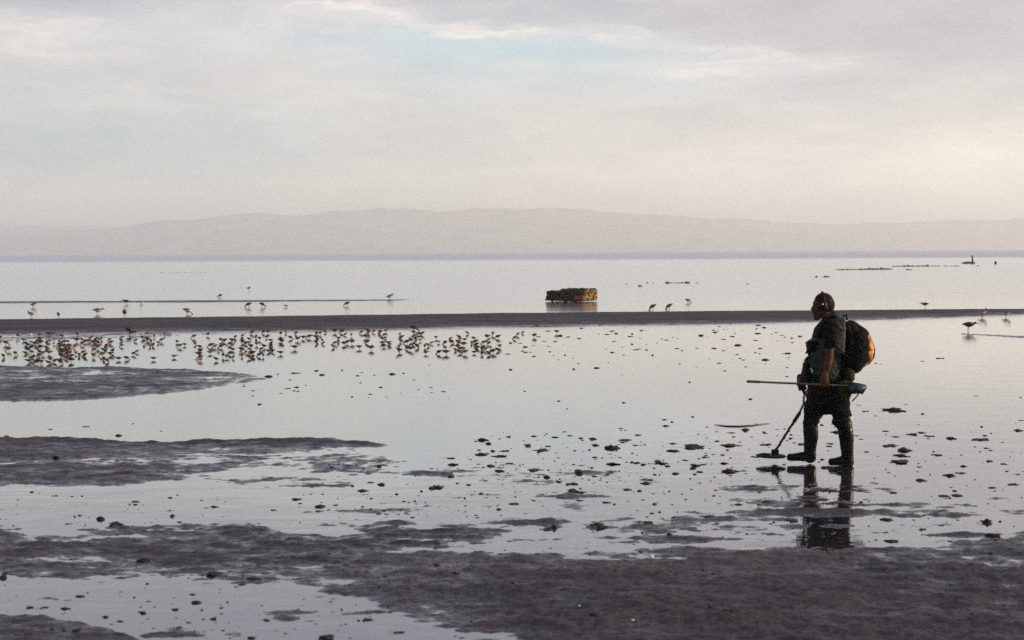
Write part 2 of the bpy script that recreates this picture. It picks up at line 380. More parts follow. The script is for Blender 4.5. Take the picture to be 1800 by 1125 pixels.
HP = [(-1500, 436), (-700, 425), (-250, 402), (0, 397), (230, 394), (270, 387), (340, 380.5), (400, 377.5), (440, 372.5), (500, 372.5), (560, 371), (600, 366.5), (660, 363.5), (750, 365.5), (800, 366.5), (850, 364), (960, 363.5), (1020, 364.5), (1060, 370.5), (1100, 372.5), (1140, 375.5), (1180, 376.5), (1220, 380), (1300, 382.5), (1340, 386), (1370, 389.5), (1400, 390.5), (1430, 388), (1460, 391.5), (1500, 392.5), (1540, 389), (1600, 389), (1690, 385), (1760, 384), (1800, 381), (1950, 378), (2300, 392), (3000, 425), (3600, 438)]
HN = [(x, (y if x > 235 else y+0)) for x, y in HP]
HN = [(x, y) if x >= 270 else (x, {230: 396, 0: 414, -250: 428, -700: 438, -1500: 441}[x]) for x, y in HP]
hills('hills', HN, 7600, 1500, 7, 3, HILL)
hills('hills', [(-1800, 430), (-900, 412), (-300, 398), (0, 395), (100, 393), (200, 396), (320, 394), (500, 398), (900, 404), (1500, 410), (2600, 405), (3600, 430)], 9900, 1400, 8, 11, HILL)

# ------------------------------------------------------------------ haze
def haze():
    bm = bmesh.new(); bmesh.ops.create_cube(bm, size=1)
    x0, x1, y0, y1, z0, z1 = -11900, 11900, -11900, 11900, -4.2, 236
    for v in bm.verts:
        v.co = Vector((x1 if v.co.x > 0 else x0, y1 if v.co.y > 0 else y0, z1 if v.co.z > 0 else z0))
    m = bpy.data.materials.new('sea_haze'); m.use_nodes = True
    t = NT(m.node_tree); t.n.remove(t.n['Principled BSDF'])
    v = t.node('ShaderNodeVolumePrincipled'); v.inputs['Color'].default_value = (.93, .985, .975, 1)
    v.inputs['Density'].default_value = HAZE_D; v.inputs['Anisotropy'].default_value = 0.35
    t.l.new(v.outputs[0], t.n['Material Output'].inputs['Volume'])
    tag(bm_obj('haze', bm, m, smooth=False), kind='stuff', label='pale sea haze over the bay')
HAZE_D = 2.9e-4
haze()

#PART2
# ------------------------------------------------------------------ mesh building by lofts fused into one skin
def loft(bm, pts, ra, rb=None, seg=14, caps=True, side=None):
    """tube through pts; ra = radius across the path in the x-z plane, rb = radius along y (or side)"""
    pts = [Vector(p) for p in pts]; n = len(pts)
    ra = [ra]*n if not isinstance(ra, (list, tuple)) else list(ra)
    rb = ra if rb is None else ([rb]*n if not isinstance(rb, (list, tuple)) else list(rb))
    side = Vector(side) if side else Vector((0, 1, 0))
    P, A, B, T = [], [], [], []
    tan = []
    for i in range(n):
        d = (pts[min(i+1, n-1)]-pts[max(i-1, 0)])
        tan.append(d.normalized() if d.length > 1e-9 else Vector((0, 0, 1)))
    if caps:
        for s in (1.0, .92, .7, .38):
            k = math.sqrt(max(0, 1-s*s)); e = min(ra[0], rb[0])
            P.append(pts[0]-tan[0]*e*s); A.append(max(k, .02)*ra[0]); B.append(max(k, .02)*rb[0]); T.append(tan[0])
    for i in range(n): P.append(pts[i]); A.append(ra[i]); B.append(rb[i]); T.append(tan[i])
    if caps:
        for s in (.38, .7, .92, 1.0):
            k = math.sqrt(max(0, 1-s*s)); e = min(ra[-1], rb[-1])
            P.append(pts[-1]+tan[-1]*e*s); A.append(max(k, .02)*ra[-1]); B.append(max(k, .02)*rb[-1]); T.append(tan[-1])
    rings = []
    for p, a, b, t in zip(P, A, B, T):
        s = (side-t*side.dot(t))
        s = s.normalized() if s.length > 1e-4 else t.orthogonal().normalized()
        c = t.cross(s).normalized()
        rings.append([bm.verts.new(p+c*(a*math.cos(2*math.pi*k/seg))+s*(b*math.sin(2*math.pi*k/seg))) for k in range(seg)])
    for r0, r1 in zip(rings[:-1], rings[1:]):
        for k in range(seg): bm.faces.new((r0[k], r0[(k+1) % seg], r1[(k+1) % seg], r1[k]))
    bm.faces.new(rings[0][::-1]); bm.faces.new(rings[-1])
    return rings
def ell(bm, c, r, rot=None, sub=3):
    M = Matrix.Translation(Vector(c)) @ (rot.to_4x4() if rot else Matrix.Identity(4)) @ Matrix.Diagonal((*r, 1))
    bmesh.ops.create_icosphere(bm, subdivisions=sub, radius=1, matrix=M)
def rbox(bm, c, size, bev=.02, rot=None, seg=2):
    M = Matrix.Translation(Vector(c)) @ (rot.to_4x4() if rot else Matrix.Identity(4)) @ Matrix.Diagonal((*size, 1))
    r = bmesh.ops.create_cube(bm, size=1, matrix=M)
    if bev:
        vs = r['verts']; es = list({e for v in vs for e in v.link_edges})
        bmesh.ops.bevel(bm, geom=es, offset=bev, segments=seg, affect='EDGES', profile=.5)
def roty(a): return Matrix.Rotation(a, 3, 'Y')
def fuse(name, bm, m, voxel, smooth=2, parent=None, wrinkle=0.0, ws=9.0, seed=0):
    """remesh overlapping lofts into one continuous skin"""
    bmesh.ops.recalc_face_normals(bm, faces=bm.faces)
    me = bpy.data.meshes.new(name); bm.to_mesh(me); bm.free()
    o = bpy.data.objects.new(name, me); COL.objects.link(o)
    r = o.modifiers.new('r', 'REMESH'); r.mode = 'VOXEL'; r.voxel_size = voxel
    if smooth:
        s = o.modifiers.new('s', 'SMOOTH'); s.iterations = smooth; s.factor = .5
    dg = bpy.context.evaluated_depsgraph_get(); dg.update()
    me2 = bpy.data.meshes.new_from_object(o.evaluated_get(dg)); me2.name = name
    o.modifiers.clear(); o.data = me2; bpy.data.meshes.remove(me)
    if wrinkle:
        n = len(me2.vertices)
        co = np.empty(n*3, np.float32); me2.vertices.foreach_get('co', co)
        no = np.empty(n*3, np.float32); me2.vertices.foreach_get('normal', no)
        co = co.reshape(-1, 3); no = no.reshape(-1, 3)
        k = fbm(co[:, 0]*1.0+co[:, 1]*.7+seed, co[:, 2]*1.7-co[:, 1]*.5, ws, 3, .55, seed+31)
        k = np.abs(k)*-2+.5
        co = co+no*(k*wrinkle)[:, None]
        me2.vertices.foreach_set('co', co.ravel())
    me2.materials.clear(); me2.materials.append(m); me2.shade_smooth(); me2.update()
    if parent: o.parent = parent
    return o

SKIN = mat('tanned_skin', (.085, .036, .022), .6, .2, 30)
HAIR = mat('cropped_brown_hair', (.020, .011, .008), .8, .4, 60, .002, 300)
SHIRT = mat('black_cotton', (.0045, .006, .006), .9, .3, 12, .002, 400)
VEST = mat('grey_green_canvas', (.036, .040, .040), .9, .25, 14, .002, 350)
TROUSER = mat('black_trouser_cloth', (.005, .0055, .0055), .9, .35, 10, .002, 300)
RUBBER = mat('black_rubber', (.003, .003, .003), .3, .3, 12)
NYLON = mat('black_nylon', (.0032, .0036, .003), .8, .3, 18, .0015, 500)
ORANGE = mat('orange_nylon', (.60, .27, .04), .5, .3, 9, .004, 60, color2=(.20, .07, .015))
OLIVE = mat('olive_canvas', (.028, .028, .010), .85, .4, 16, .003, 200)
METAL = mat('brushed_steel', (.45, .45, .46), .35, .15, 20, metal=.85)
DULLMETAL = mat('worn_alloy_tube', (.11, .085, .085), .6, .25, 20, metal=.2)
BROWNGRIP = mat('brown_rubber_grip', (.09, .035, .025), .7, .3, 30)
BLUEPAINT = mat('blue_steel_scoop', (.04, .055, .09), .5, .35, 20, metal=.3, color2=(.012, .014, .02))
PLASTIC = mat('black_plastic', (.006, .0055, .006), .5, .2, 20, spec=.2)
REDBROWN = mat('dark_red_plastic', (.030, .010, .009), .5, .3, 20)
WHITE = mat('white_tag', (.6, .6, .58), .6, .1, 10)

for m_ in (SHIRT, VEST, TROUSER, NYLON, OLIVE, RUBBER, HAIR, SKIN): m_.node_tree.nodes['Principled BSDF'].inputs['Specular IOR Level'].default_value = .12 if m_ is not RUBBER else .14

# the man stands where the photograph shows his rear boot; his own frame: x right, y away, z up
MAN = ground(1474, 817)
S = 1/((817-439.)/H)
def P(px, py, d=0.0): return Vector(((px-1474)*S, d, (817-py)*S-d*.135))
man_parts = []

def hand(bm, M, curl=1.0):
    """a hand closed round a rod that runs along local x through the origin; wrist at +z, back of hand at -y"""
    L = lambda *p: M @ Vector(p)
    sd = (M.to_3x3() @ Vector((1, 0, 0)))
    loft(bm, [L(0, -.012, .125), L(0, -.018, .09), L(0, -.024, .05), L(0, -.026, .022)], [.027, .036, .042, .040], [.021, .018, .016, .014], seg=14, side=M.to_3x3() @ Vector((0, 1, 0)))
    for i, (x, r, ln) in enumerate([(-.033, .0088, .95), (-.0105, .0092, 1.05), (.0125, .0088, 1.0), (.034, .0076, .82)]):
        pts = [L(x*.95, -.027, .03), L(x, -.029, .002), L(x, -.021, -.021*ln), L(x, -.001, -.026*ln), L(x, .019, -.014*ln), L(x, .021, .002)]
        loft(bm, pts, [r*1.1, r*1.1, r, r*.98, r*.92, r*.8], seg=10, side=sd)
    loft(bm, [L(-.030, -.014, .075), L(-.044, .004, .045), L(-.040, .021, .026), L(-.018, .025, .018), L(.000, .024, .016)], [.013, .0125, .011, .0105, .0085], seg=10, side=sd)

# --- body: one continuous figure
bm = bmesh.new()
# torso
loft(bm, [P(1455, 692), P(1456, 681), P(1455, 660), P(1453, 630), P(1453, 600), P(1456, 580), P(1460, 570)],
     [.135, .14, .13, .135, .135, .10, .06], [.165, .17, .155, .165, .185, .165, .10], seg=20)
loft(bm, [P(1456, 578, -.17), P(1456, 574, 0), P(1456, 578, .17)], [.062, .075, .062], seg=14)
# neck and head, leaning forward and looking down at the coil
loft(bm, [P(1460, 574), P(1456, 562), P(1450, 550), P(1448, 542)], [.066, .060, .060, .065], [.062, .056, .055, .06], seg=16)
ell(bm, P(1446, 534), (.100, .076, .102))
ell(bm, P(1450, 533), (.088, .078, .094))
loft(bm, [P(1441, 540), P(1437, 549), P(1435, 557)], [.075, .060, .036], [.062, .056, .034], seg=16)     # jaw
ell(bm, P(1432.5, 558.5), (.022, .024, .018))                                                    # chin
ell(bm, P(1433, 533), (.030, .055, .026))                                                      # brow
loft(bm, [P(1429.5, 536.5), P(1426.6, 543), P(1427.5, 545.5)], [.010, .015, .012], [.011, .017, .016], seg=10)       # nose
ell(bm, P(1429.2, 549.6), (.012, .023, .0055)); ell(bm, P(1429.8, 552.0), (.012, .021, .006))  # lips
for s in (-1, 1):
    ell(bm, P(1434, 544)+Vector((0, s*.042, 0)), (.028, .020, .020))                             # cheeks
    ell(bm, P(1449, 540)+Vector((0, s*.079, 0)), (.016, .010, .030))                             # ears
# near arm hangs down, hand closed on the scoop shaft
SCY = -.245
loft(bm, [P(1455, 578, -.19), P(1451, 600, -.225), P(1449, 620, -.24), P(1448.5, 631, -.245)], [.062, .052, .046, .042], [.055, .048, .044, .042])
loft(bm, [P(1448.5, 628, -.245), P(1446, 643, -.25), P(1443, 658, SCY), P(1441, 665, SCY-.01)], [.044, .043, .032, .026], [.040, .039, .026, .021])
handP = P(1440.5, 677.4, SCY)
hM = Matrix.Translation(handP) @ Matrix.Rotation(math.radians(-1.5), 4, 'Y')
hand(bm, hM)
# far arm bends at the elbow and holds the detector grip
loft(bm, [P(1455, 578, .19), P(1447, 600, .235), P(1436, 622, .26), P(1431, 630, .265)], [.060, .050, .043, .040], [.055, .046, .042, .040])
loft(bm, [P(1432, 628, .265), P(1424, 645, .255), P(1418, 661, .24), P(1417, 667, .235)], [.043, .039, .028, .025], [.040, .036, .026, .022])
fh = P(1417.5, 679, .232)
hand(bm, Matrix.Translation(fh) @ Matrix.Rotation(math.radians(38), 4, 'Y') @ Matrix.Rotation(math.pi, 4, 'Z') @ Matrix.Rotation(math.radians(52), 4, 'Y') @ Matrix.Diagonal((1, 1, 1, 1)))
# legs (inside trousers and boots)
for (hx, hy, kx, ky, ax, ay, d) in ((1449, 700, 1431, 741, 1427, 792, .11), (1464, 700, 1477, 742, 1485, 798, -.09)):
    loft(bm, [P(hx, hy, d), P((hx+kx)/2, (hy+ky)/2, d), P(kx, ky, d), P((kx+ax)/2+1, (ky+ay)/2-6, d), P(ax, ay, d)], [.085, .075, .056, .056, .040], seg=14)
person = fuse('person', bm, SKIN, .0045, 1)
tag(person, 'man in dark clothes and rubber boots striding over the wet flat, head bent down', 'person')
person.location = MAN
def kid(name, bm, m, vox=.007, sm=2, wr=0.0, ws=9, seed=0, label=None):
    o = fuse(name, bm, m, vox, sm, person, wr, ws, seed) if vox else bm_obj(name, bm, m, person)
    if label: o['label'] = label
    return o
# hair: cropped cap over skull
bm = bmesh.new()
ell(bm, P(1447, 531.5), (.101, .082, .100)); ell(bm, P(1452.5, 536), (.080, .079, .092))
bmesh.ops.bisect_plane(bm, geom=bm.verts[:]+bm.edges[:]+bm.faces[:], plane_co=P(1436, 531), plane_no=Vector((-.78, 0, -.62)), clear_outer=True)
bmesh.ops.holes_fill(bm, edges=bm.edges)
kid('hair', bm, HAIR, .005, 2, .004, 40, 3)
# eyes
EYE = mat('eye', (.08, .07, .06), .2, .1, 10)
for s in (-1, 1):
    bm = bmesh.new(); ell(bm, P(1431.2, 538.5)+Vector((0, s*.031, 0)), (.012, .013, .011), sub=2); bm_obj('eye', bm, EYE, person)
# shirt: dark with short sleeves
bm = bmesh.new()
loft(bm, [P(1455, 690), P(1455, 672), P(1454, 650), P(1452, 625), P(1451, 600), P(1454, 582), P(1458, 570)],
     [.155, .16, .155, .155, .15, .12, .075], [.185, .185, .18, .185, .2, .185, .105], seg=24)
for s, mid, end in ((-1, (1451.5, 596), (1450, 606)), (1, (1449, 597), (1443, 608))):
    loft(bm, [P(1456, 573, s*.12), P(1455, 580, s*.20), P(mid[0], mid[1], s*.235), P(end[0], end[1], s*.25)], [.072, .084, .078, .070], [.060, .070, .068, .062], seg=18)
kid('shirt', bm, SHIRT, .007, 2, .012, 7, 2)
# grey vest over it, visible at shoulder, side and belly
bm = bmesh.new()
loft(bm, [P(1452, 656), P(1450, 640), P(1450, 622), P(1454, 600), P(1458, 582), P(1462, 569)],
     [.160, .168, .166, .155, .135, .085], [.195, .20, .205, .215, .195, .11], seg=24)
loft(bm, [P(1468, 600, -.16), P(1470, 580, -.17), P(1464, 568, -.14), P(1455, 565, -.11)], [.06, .065, .045, .03], [.06, .06, .05, .045], seg=12)
kid('vest', bm, VEST, .007, 2, .012, 8, 5)
bm = bmesh.new(); loft(bm, [P(1466, 571, -.03), P(1463, 558, -.0)], [.083, .072], [.08, .072], seg=18); kid('collar', bm, VEST, .006, 2, .005, 12, 4)
# trousers
bm = bmesh.new()
loft(bm, [P(1453, 672), P(1453, 684), P(1453, 697)], [.185, .20, .19], [.19, .20, .185], seg=24)
loft(bm, [P(1443, 700, .10), P(1436, 716, .11), P(1430, 730, .11), P(1428, 742, .11), P(1428, 748, .11)], [.140, .112, .090, .086, .074], [.115, .105, .09, .085, .07], seg=20)
loft(bm, [P(1467, 700, -.09), P(1473, 715, -.09), P(1476, 730, -.09), P(1476, 741, -.09), P(1479, 748, -.09)], [.130, .104, .094, .090, .070], [.115, .105, .09, .085, .07], seg=20)
ell(bm, P(1451, 713, 0), (.07, .12, .075)); ell(bm, P(1466.5, 742, -.09), (.045, .07, .04), roty(.6))
kid('trousers', bm, TROUSER, .008, 2, .012, 6, 7)
# rubber boots
def boot(tx, ty, mx, my, ax, ay, toex, soley, d, w):
    bm = bmesh.new()
    loft(bm, [P(tx, ty, d), P((tx+mx)/2, (ty+my)/2, d), P(mx, my, d), P(ax, ay, d), P(ax+1, soley-3, d)], [.076, .078, .075, .062, .062], [.070, .070, .064, .054, .050], seg=20)
    loft(bm, [P(ax+2, soley-4.5, d), P(ax-12, soley-6, d), P(toex+9, soley-5, d), P(toex+5.5, soley-5.2, d)], [.040, .050, .036, .036], [.045, .050, .052, .042], seg=18)
    b = kid('boot', bm, RUBBER, .006, 3, .0025, 8, int(tx))
    bm = bmesh.new()                                                    # sole with heel
    rbox(bm, P((toex+ax)/2+4, soley-.6, d), (abs(ax-toex)*S+.03, .098, .018), .008)
    rbox(bm, P(ax+1, soley+.4, d), (.08, .082, .03), .008)
    s = bm_obj('sole', bm, PLASTIC, b)
    bm = bmesh.new()
    loft(bm, [P(tx, ty+1.0, d), P(tx, ty-1.5, d)], [.076, .076], [.073, .073], seg=24); bm_obj('cuff', bm, PLASTIC, b)
boot(1428, 746, 1429, 768, 1427, 791, 1386.5, 808, .11, 1)
boot(1481, 746, 1484.5, 772, 1486, 797, 1453, 816.5, -.09, 1)
# chest pouch with flaps, hanging strap ends, small white tag
bm = bmesh.new()
rbox(bm, P(1427, 613, -.05), (.11, .17, .13), .02, roty(-.15)); rbox(bm, P(1423, 655, .06), (.09, .2, .24), .03, roty(-.06))
pouch = kid('chest_pouch', bm, NYLON, .006, 2, .008, 14, 8)
for (a, b, c, d_) in ((1428, 599, 1412.5, 603.5), (1426, 611, 1413, 621), (1422, 628, 1411, 634)):
    bm = bmesh.new(); loft(bm, [P(a, b, -.08), P((a+c)/2, (b+d_)/2-1.2, -.09), P(c, d_, -.08)], [.024, .018, .006], [.05, .045, .03], seg=12)
    f = fuse('flap', bm, REDBROWN if a == 1428 else NYLON, .005, 1, pouch)
bm = bmesh.new(); rbox(bm, P(1422.5, 651.5, -.12), (.017, .006, .055), .002, roty(-.35)); kid('tag', bm, WHITE, None)
bm = bmesh.new(); rbox(bm, P(1427, 634, -.135), (.085, .02, .16), .008, roty(-.05)); kid('vest_pocket', bm, VEST, .005, 2, .006, 14, 9)
# ---------------- headphones
hp = bpy.data.objects.new('headphones', None); COL.objects.link(hp); hp.location = MAN
tag(hp, 'black over-ear headphones with a padded band worn by the walking man', 'headphones')
bm = bmesh.new()
pts = []
for k in range(17):
    a = math.pi*k/16; pts.append(P(1444.5, 534)+Vector((0, -.094*math.cos(a), .012+.105*math.sin(a)**.85)))
loft(bm, pts, .017, .008, seg=10, side=(1, 0, 0), caps=True)
rr = bm_obj('headband', bm, PLASTIC, hp)
bm = bmesh.new(); ell(bm, P(1443.6, 516.2), (.022, .03, .014), sub=2); bm_obj('band_pad', bm, PLASTIC, rr)
for s in (-1, 1):
    bm = bmesh.new(); c = P(1443, 536)+Vector((0, s*.094, 0)); ell(bm, c, (.044, .032, .056)); cup = bm_obj('ear_cup', bm, PLASTIC, hp)
    bm = bmesh.new(); ell(bm, c+Vector((-.012, s*.031, .012)), (.011, .004, .011), sub=2); bm_obj('badge', bm, METAL, cup)
# ---------------- backpack
bp = bpy.data.objects.new('backpack', None); COL.objects.link(bp); bp.location = MAN
tag(bp, 'rounded black backpack with an orange outer pocket on the walking man', 'backpack')
bm = bmesh.new()
loft(bm, [P(1493, 579, -.02), P(1503, 590, -.02), P(1504, 605, -.02), P(1503, 625, -.02), P(1497, 638, -.02)], [.09, .128, .150, .155, .11], [.14, .165, .175, .175, .16], seg=24, side=(0, 1, 0))
loft(bm, [P(1485, 575, -.02), P(1488, 600, -.02), P(1488, 630, -.02)], [.06, .075, .075], [.15, .17, .165], seg=20)
body = fuse('main_compartment', bm, NYLON, .008, 3, bp, .012, 6, 3)
bm = bmesh.new()
loft(bm, [P(1516, 588, -.02), P(1520.5, 600, -.02), P(1522.5, 613, -.02), P(1521, 626, -.02), P(1515, 635, -.02)], [.045, .056, .062, .060, .05], [.11, .135, .145, .14, .11], seg=22)
pk = fuse('outer_pocket', bm, ORANGE, .006, 2, bp, .012, 9, 6)
bm = bmesh.new(); loft(bm, [P(1507, 578.5, -.02), P(1518, 587, -.02), P(1530, 602, -.02), P(1534, 614, -.02), P(1532.5, 628, -.02), P(1524, 639, -.02)], [.012]*6, [.06]*6, seg=10); bm_obj('compression_strap', bm, NYLON, bp)
bm = bmesh.new(); loft(bm, [P(1500, 646, -.02), P(1512, 643, -.02), P(1520, 639, -.02)], [.022, .022, .014], [.12, .12, .09], seg=14); fuse('base_panel', bm, REDBROWN, .006, 2, bp)
bm = bmesh.new(); loft(bm, [P(1481, 562, -.02), P(1481, 554.5, -.02), P(1485.5, 553, -.02), P(1487, 562, -.02)], .009, .014, seg=10); bm_obj('haul_loop', bm, NYLON, bp)
for s in (-1, 1):
    bm = bmesh.new()
    loft(bm, [P(1484, 572, s*.10), P(1472, 561.5, s*.125), P(1459, 557.5, s*.13), P(1450, 560, s*.135), P(1437, 575, s*.15), P(1432, 595, s*.15)], [.011]*6, [.03]*6, seg=10)
    bm_obj('shoulder_strap', bm, NYLON, bp)
    bm = bmesh.new()
    loft(bm, [P(1455, 605, s*.27), P(1464, 614, s*.235), P(1476, 624, s*.20), P(1486, 632, s*.17)], .008, .016, seg=8); bm_obj('side_strap', bm, NYLON, bp)
bm = bmesh.new()
rbox(bm, P(1469, 592, -.215), (.092, .022, .36), .01, roty(.02)); fuse('harness_panel', bm, mat('pale_grey_webbing', (.085, .085, .09), .85, .2, 14, .002, 300), .005, 2, bp, .006, 12, 2)
# ---------------- olive pouches on the belt
t_ = bpy.data.objects.new('belt_pouch', None); COL.objects.link(t_); t_.location = MAN
tag(t_, 'olive green finds pouch hanging at the back of the man\'s belt', 'pouch')
bm = bmesh.new(); loft(bm, [P(1488, 655, -.08), P(1489, 664, -.08), P(1484, 674, -.08)], [.06, .055, .04], [.10, .11, .09], seg=16); fuse('bag', bm, OLIVE, .006, 2, t_, .008, 14, 3)
bm = bmesh.new(); loft(bm, [P(1478, 676, -.19), P(1477, 690, -.2), P(1478, 702, -.19)], [.07, .075, .05], [.035, .045, .03], seg=16); fuse('side_bag', bm, OLIVE, .006, 2, t_, .010, 14, 6)
bm = bmesh.new(); loft(bm, [P(1486, 692, -.17), P(1484, 706, -.16), P(1487, 720, -.13), P(1491, 731, -.12)], .012, .012, seg=8); bm_obj('strap', bm, OLIVE, t_)
bm = bmesh.new(); loft(bm, [P(1484, 733, -.14), P(1492, 734, -.12)], .008, .02, seg=8); bm_obj('buckle', bm, METAL, t_)
# ---------------- long handled sand scoop carried level
sp_ = bpy.data.objects.new('sand_scoop', None); COL.objects.link(sp_); sp_.location = MAN
tag(sp_, 'long handled metal sand scoop carried level in the man\'s near hand', 'scoop')
a0, a1 = P(1308, 671.5, SCY), P(1484, 680.2, SCY)
bm = bmesh.new(); loft(bm, [a0+(a1-a0)*.08, a1], .0105, seg=14); bm_obj('shaft', bm, DULLMETAL, sp_)
bm = bmesh.new(); loft(bm, [a0, a0+(a1-a0)*.12], .0135, seg=14); bm_obj('grip', bm, BROWNGRIP, sp_)
bm = bmesh.new()                               # the scoop: a tapering bucket open at the back end
c0, c1, c2, c3 = P(1482, 687, SCY), P(1490, 684, SCY), P(1502, 684, SCY), P(1512, 681, SCY)
loft(bm, [c0, c1, c2, c3], [.040, .062, .050, .020], [.05, .085, .08, .05], seg=18, caps=False)
bm.faces.ensure_lookup_table(); bmesh.ops.recalc_face_normals(bm, faces=bm.faces)
sc1 = bm_obj('bucket', bm, BLUEPAINT, sp_)
bm = bmesh.new(); loft(bm, [P(1496, 688, SCY), P(1504, 690.5, SCY), P(1510.5, 683, SCY)], [.022, .026, .014], [.085, .08, .05], seg=14); bm_obj('lip', bm, PLASTIC, sc1)
bm = bmesh.new(); loft(bm, [P(1500, 693, SCY), P(1495, 700, SCY), P(1489, 706, SCY)], .007, .010, seg=8); bm_obj('cord', bm, REDBROWN, sp_)
# ---------------- metal detector
md = bpy.data.objects.new('metal_detector', None); COL.objects.link(md); md.location = MAN
tag(md, 'metal detector swept low over the water ahead of the man\'s boot', 'metal detector')
D = .20
ccx = P(1361, 800.5, D)
bm = bmesh.new()
def torus(bm, c, R, r, ry, n=40, k=8, tilt=0.0):
    rings = []
    for i in range(n):
        a = 2*math.pi*i/n; d = Vector((math.cos(a), math.sin(a), 0))
        rings.append([bm.verts.new(c+roty(tilt) @ (Vector((d.x*(R+r*math.cos(b)), d.y*(ry+r*math.cos(b)), r*.8*math.sin(b))))) for b in (2*math.pi*j/k for j in range(k))])
    for i in range(n):
        for j in range(k): bm.faces.new((rings[i][j], rings[(i+1) % n][j], rings[(i+1) % n][(j+1) % k], rings[i][(j+1) % k]))
torus(bm, ccx, .140, .016, .125, tilt=.03)
torus(bm, ccx+Vector((0, 0, -.004)), .07, .012, .06, tilt=.03)
rbox(bm, ccx, (.29, .028, .018), .006, roty(.03)); rbox(bm, ccx, (.028, .25, .018), .006)
ell(bm, ccx+Vector((-.07, 0, .016)), (.055, .05, .016), sub=2)
coil = bm_obj('search_coil', bm, PLASTIC, md)
bm = bmesh.new(); j = P(1368, 793, D); rbox(bm, j, (.075, .05, .05), .012); bm_obj('pivot_bracket', bm, PLASTIC, coil)
bm = bmesh.new(); loft(bm, [j, P(1396, 748, D), P(1412, 723, D)], [.012, .0125, .014], seg=12)
lowr = bm_obj('lower_rod', bm, REDBROWN, md)
bm = bmesh.new(); loft(bm, [P(1402, 739, D), P(1411, 725, D)], .019, seg=12); bm_obj('clamp', bm, PLASTIC, lowr)
bm = bmesh.new(); loft(bm, [P(1411, 724.5, D), P(1419, 708, D+.01), P(1420, 695, D+.03), P(1427, 684, D+.05), P(1440, 668, D+.06), P(1446, 658, D+.06)], .012, seg=12); bm_obj('upper_shaft', bm, DULLMETAL, md)
bm = bmesh.new(); loft(bm, [P(1422, 690, .232), P(1417.5, 679, .232), P(1414.5, 672, .232)], .017, seg=12); bm_obj('handgrip', bm, NYLON, md)
bm = bmesh.new(); rbox(bm, P(1414, 668, .235), (.06, .09, .10), .012, roty(.3)); bm_obj('control_box', bm, REDBROWN, md)
bm = bmesh.new(); loft(bm, [P(1430, 645, .30), P(1437, 655, .31)], [.05, .055], [.05, .055], seg=16); bm_obj('arm_cuff', bm, PLASTIC, md)
bm = bmesh.new()                                     # cable wound round the lower rod
pts = []
for k in range(90):
    q = k/89; c = j.lerp(P(1412, 723, D), q); a = q*36; pts.append(c+Vector((math.cos(a)*.017, math.sin(a)*.017, 0)))
loft(bm, pts, .0035, seg=6); bm_obj('cable', bm, PLASTIC, lowr)

# ------------------------------------------------------------------ weed-grown float
def lumpy(bm, amp, sc_, seed, cut=2):
    for v in bm.verts:
        n = mnoise.noise_vector(v.co*sc_+Vector((seed, seed*2, 0))); v.co += n*amp
fl0 = ground(1000, 531)
ppm = 2800/fl0.y
fl = bpy.data.objects.new('float', None); COL.objects.link(fl); fl.location = (ground(1003, 528).x, fl0.y+.9, 0)
tag(fl, 'large weed covered block float lying half aground in the calm water', 'float')
fl.rotation_euler = (0, 0, math.radians(-35))
MOSS = mat('dark_green_weed', (.030, .032, .012), .9, .5, 5, .03, 12, color2=(.012, .010, .008))
SUNLIT_FOAM = mat('sunlit_weathered_foam', (.40, .25, .09), .8, .35, 6, .02, 20, color2=(.06, .04, .012))  # weathered end of the float, low sunlight painted into its golden colour
SUNLIT_WEED = mat('sunlit_green_weed', (.22, .20, .05), .9, .5, 8, .02, 25)  # weed on that end, its yellow-green brightened to carry the sunlight
RED = mat('faded_red_tarpaulin', (.30, .02, .035), .6, .25, 10, .008, 20)
FLW, FLD, FLH = 1.95, 1.15, .50
bm = bmesh.new(); rbox(bm, (0, 0, FLH/2+.03), (FLW, FLD, FLH), .05)
bmesh.ops.subdivide_edges(bm, edges=bm.edges[:], cuts=5, use_grid_fill=True)
lumpy(bm, .03, 2.2, 3); lumpy(bm, .02, 7, 5)
for v in bm.verts:
    if v.co.z > .4: v.co.z -= .10*max(0, (-v.co.x-.15))/1.0
bm_obj('block', bm, MOSS, fl)
def clumps(name, n, region, m, rmin, rmax, seed, flat=.6):
    R = random.Random(seed); bm = bmesh.new()
    for i in range(n):
        c = Vector(region(R)); c.z *= .9; r = R.uniform(rmin, rmax)
        b0 = len(bm.verts); ell(bm, c, (r, r*R.uniform(.6, 1.1), r*flat), sub=2)
        bm.verts.ensure_lookup_table()
        for v in bm.verts[b0:]:
            v.co += mnoise.noise_vector(v.co*9)*r*.55
    return bm_obj(name, bm, m, fl)
clumps('end_face', 26, lambda R: (FLW/2+R.uniform(-.05, .02), R.uniform(-.52, .5), R.uniform(.1, .52)), SUNLIT_FOAM, .06, .11, 4, .9)
clumps('end_weed', 16, lambda R: (FLW/2+R.uniform(-.12, .03), R.uniform(-.55, .5), R.uniform(.42, .6)), SUNLIT_WEED, .06, .12, 9, .7)
clumps('top_weed', 130, lambda R: (R.uniform(-.3, .95), R.uniform(-.5, .5), .585+R.uniform(-.02, .03)), MOSS, .05, .09, 6, .4)
clumps('side_weed', 60, lambda R: (R.uniform(-.95, .9), -FLD/2+R.uniform(-.04, .05), R.uniform(.05, .5)), MOSS, .04, .09, 7, .8)
bm = bmesh.new(); rbox(bm, (.78, -FLD/2-.06, .17), (.50, .10, .22), .04); bmesh.ops.subdivide_edges(bm, edges=bm.edges[:], cuts=2, use_grid_fill=True); lumpy(bm, .05, 6, 2); bm_obj('red_tarpaulin', bm, RED, fl)

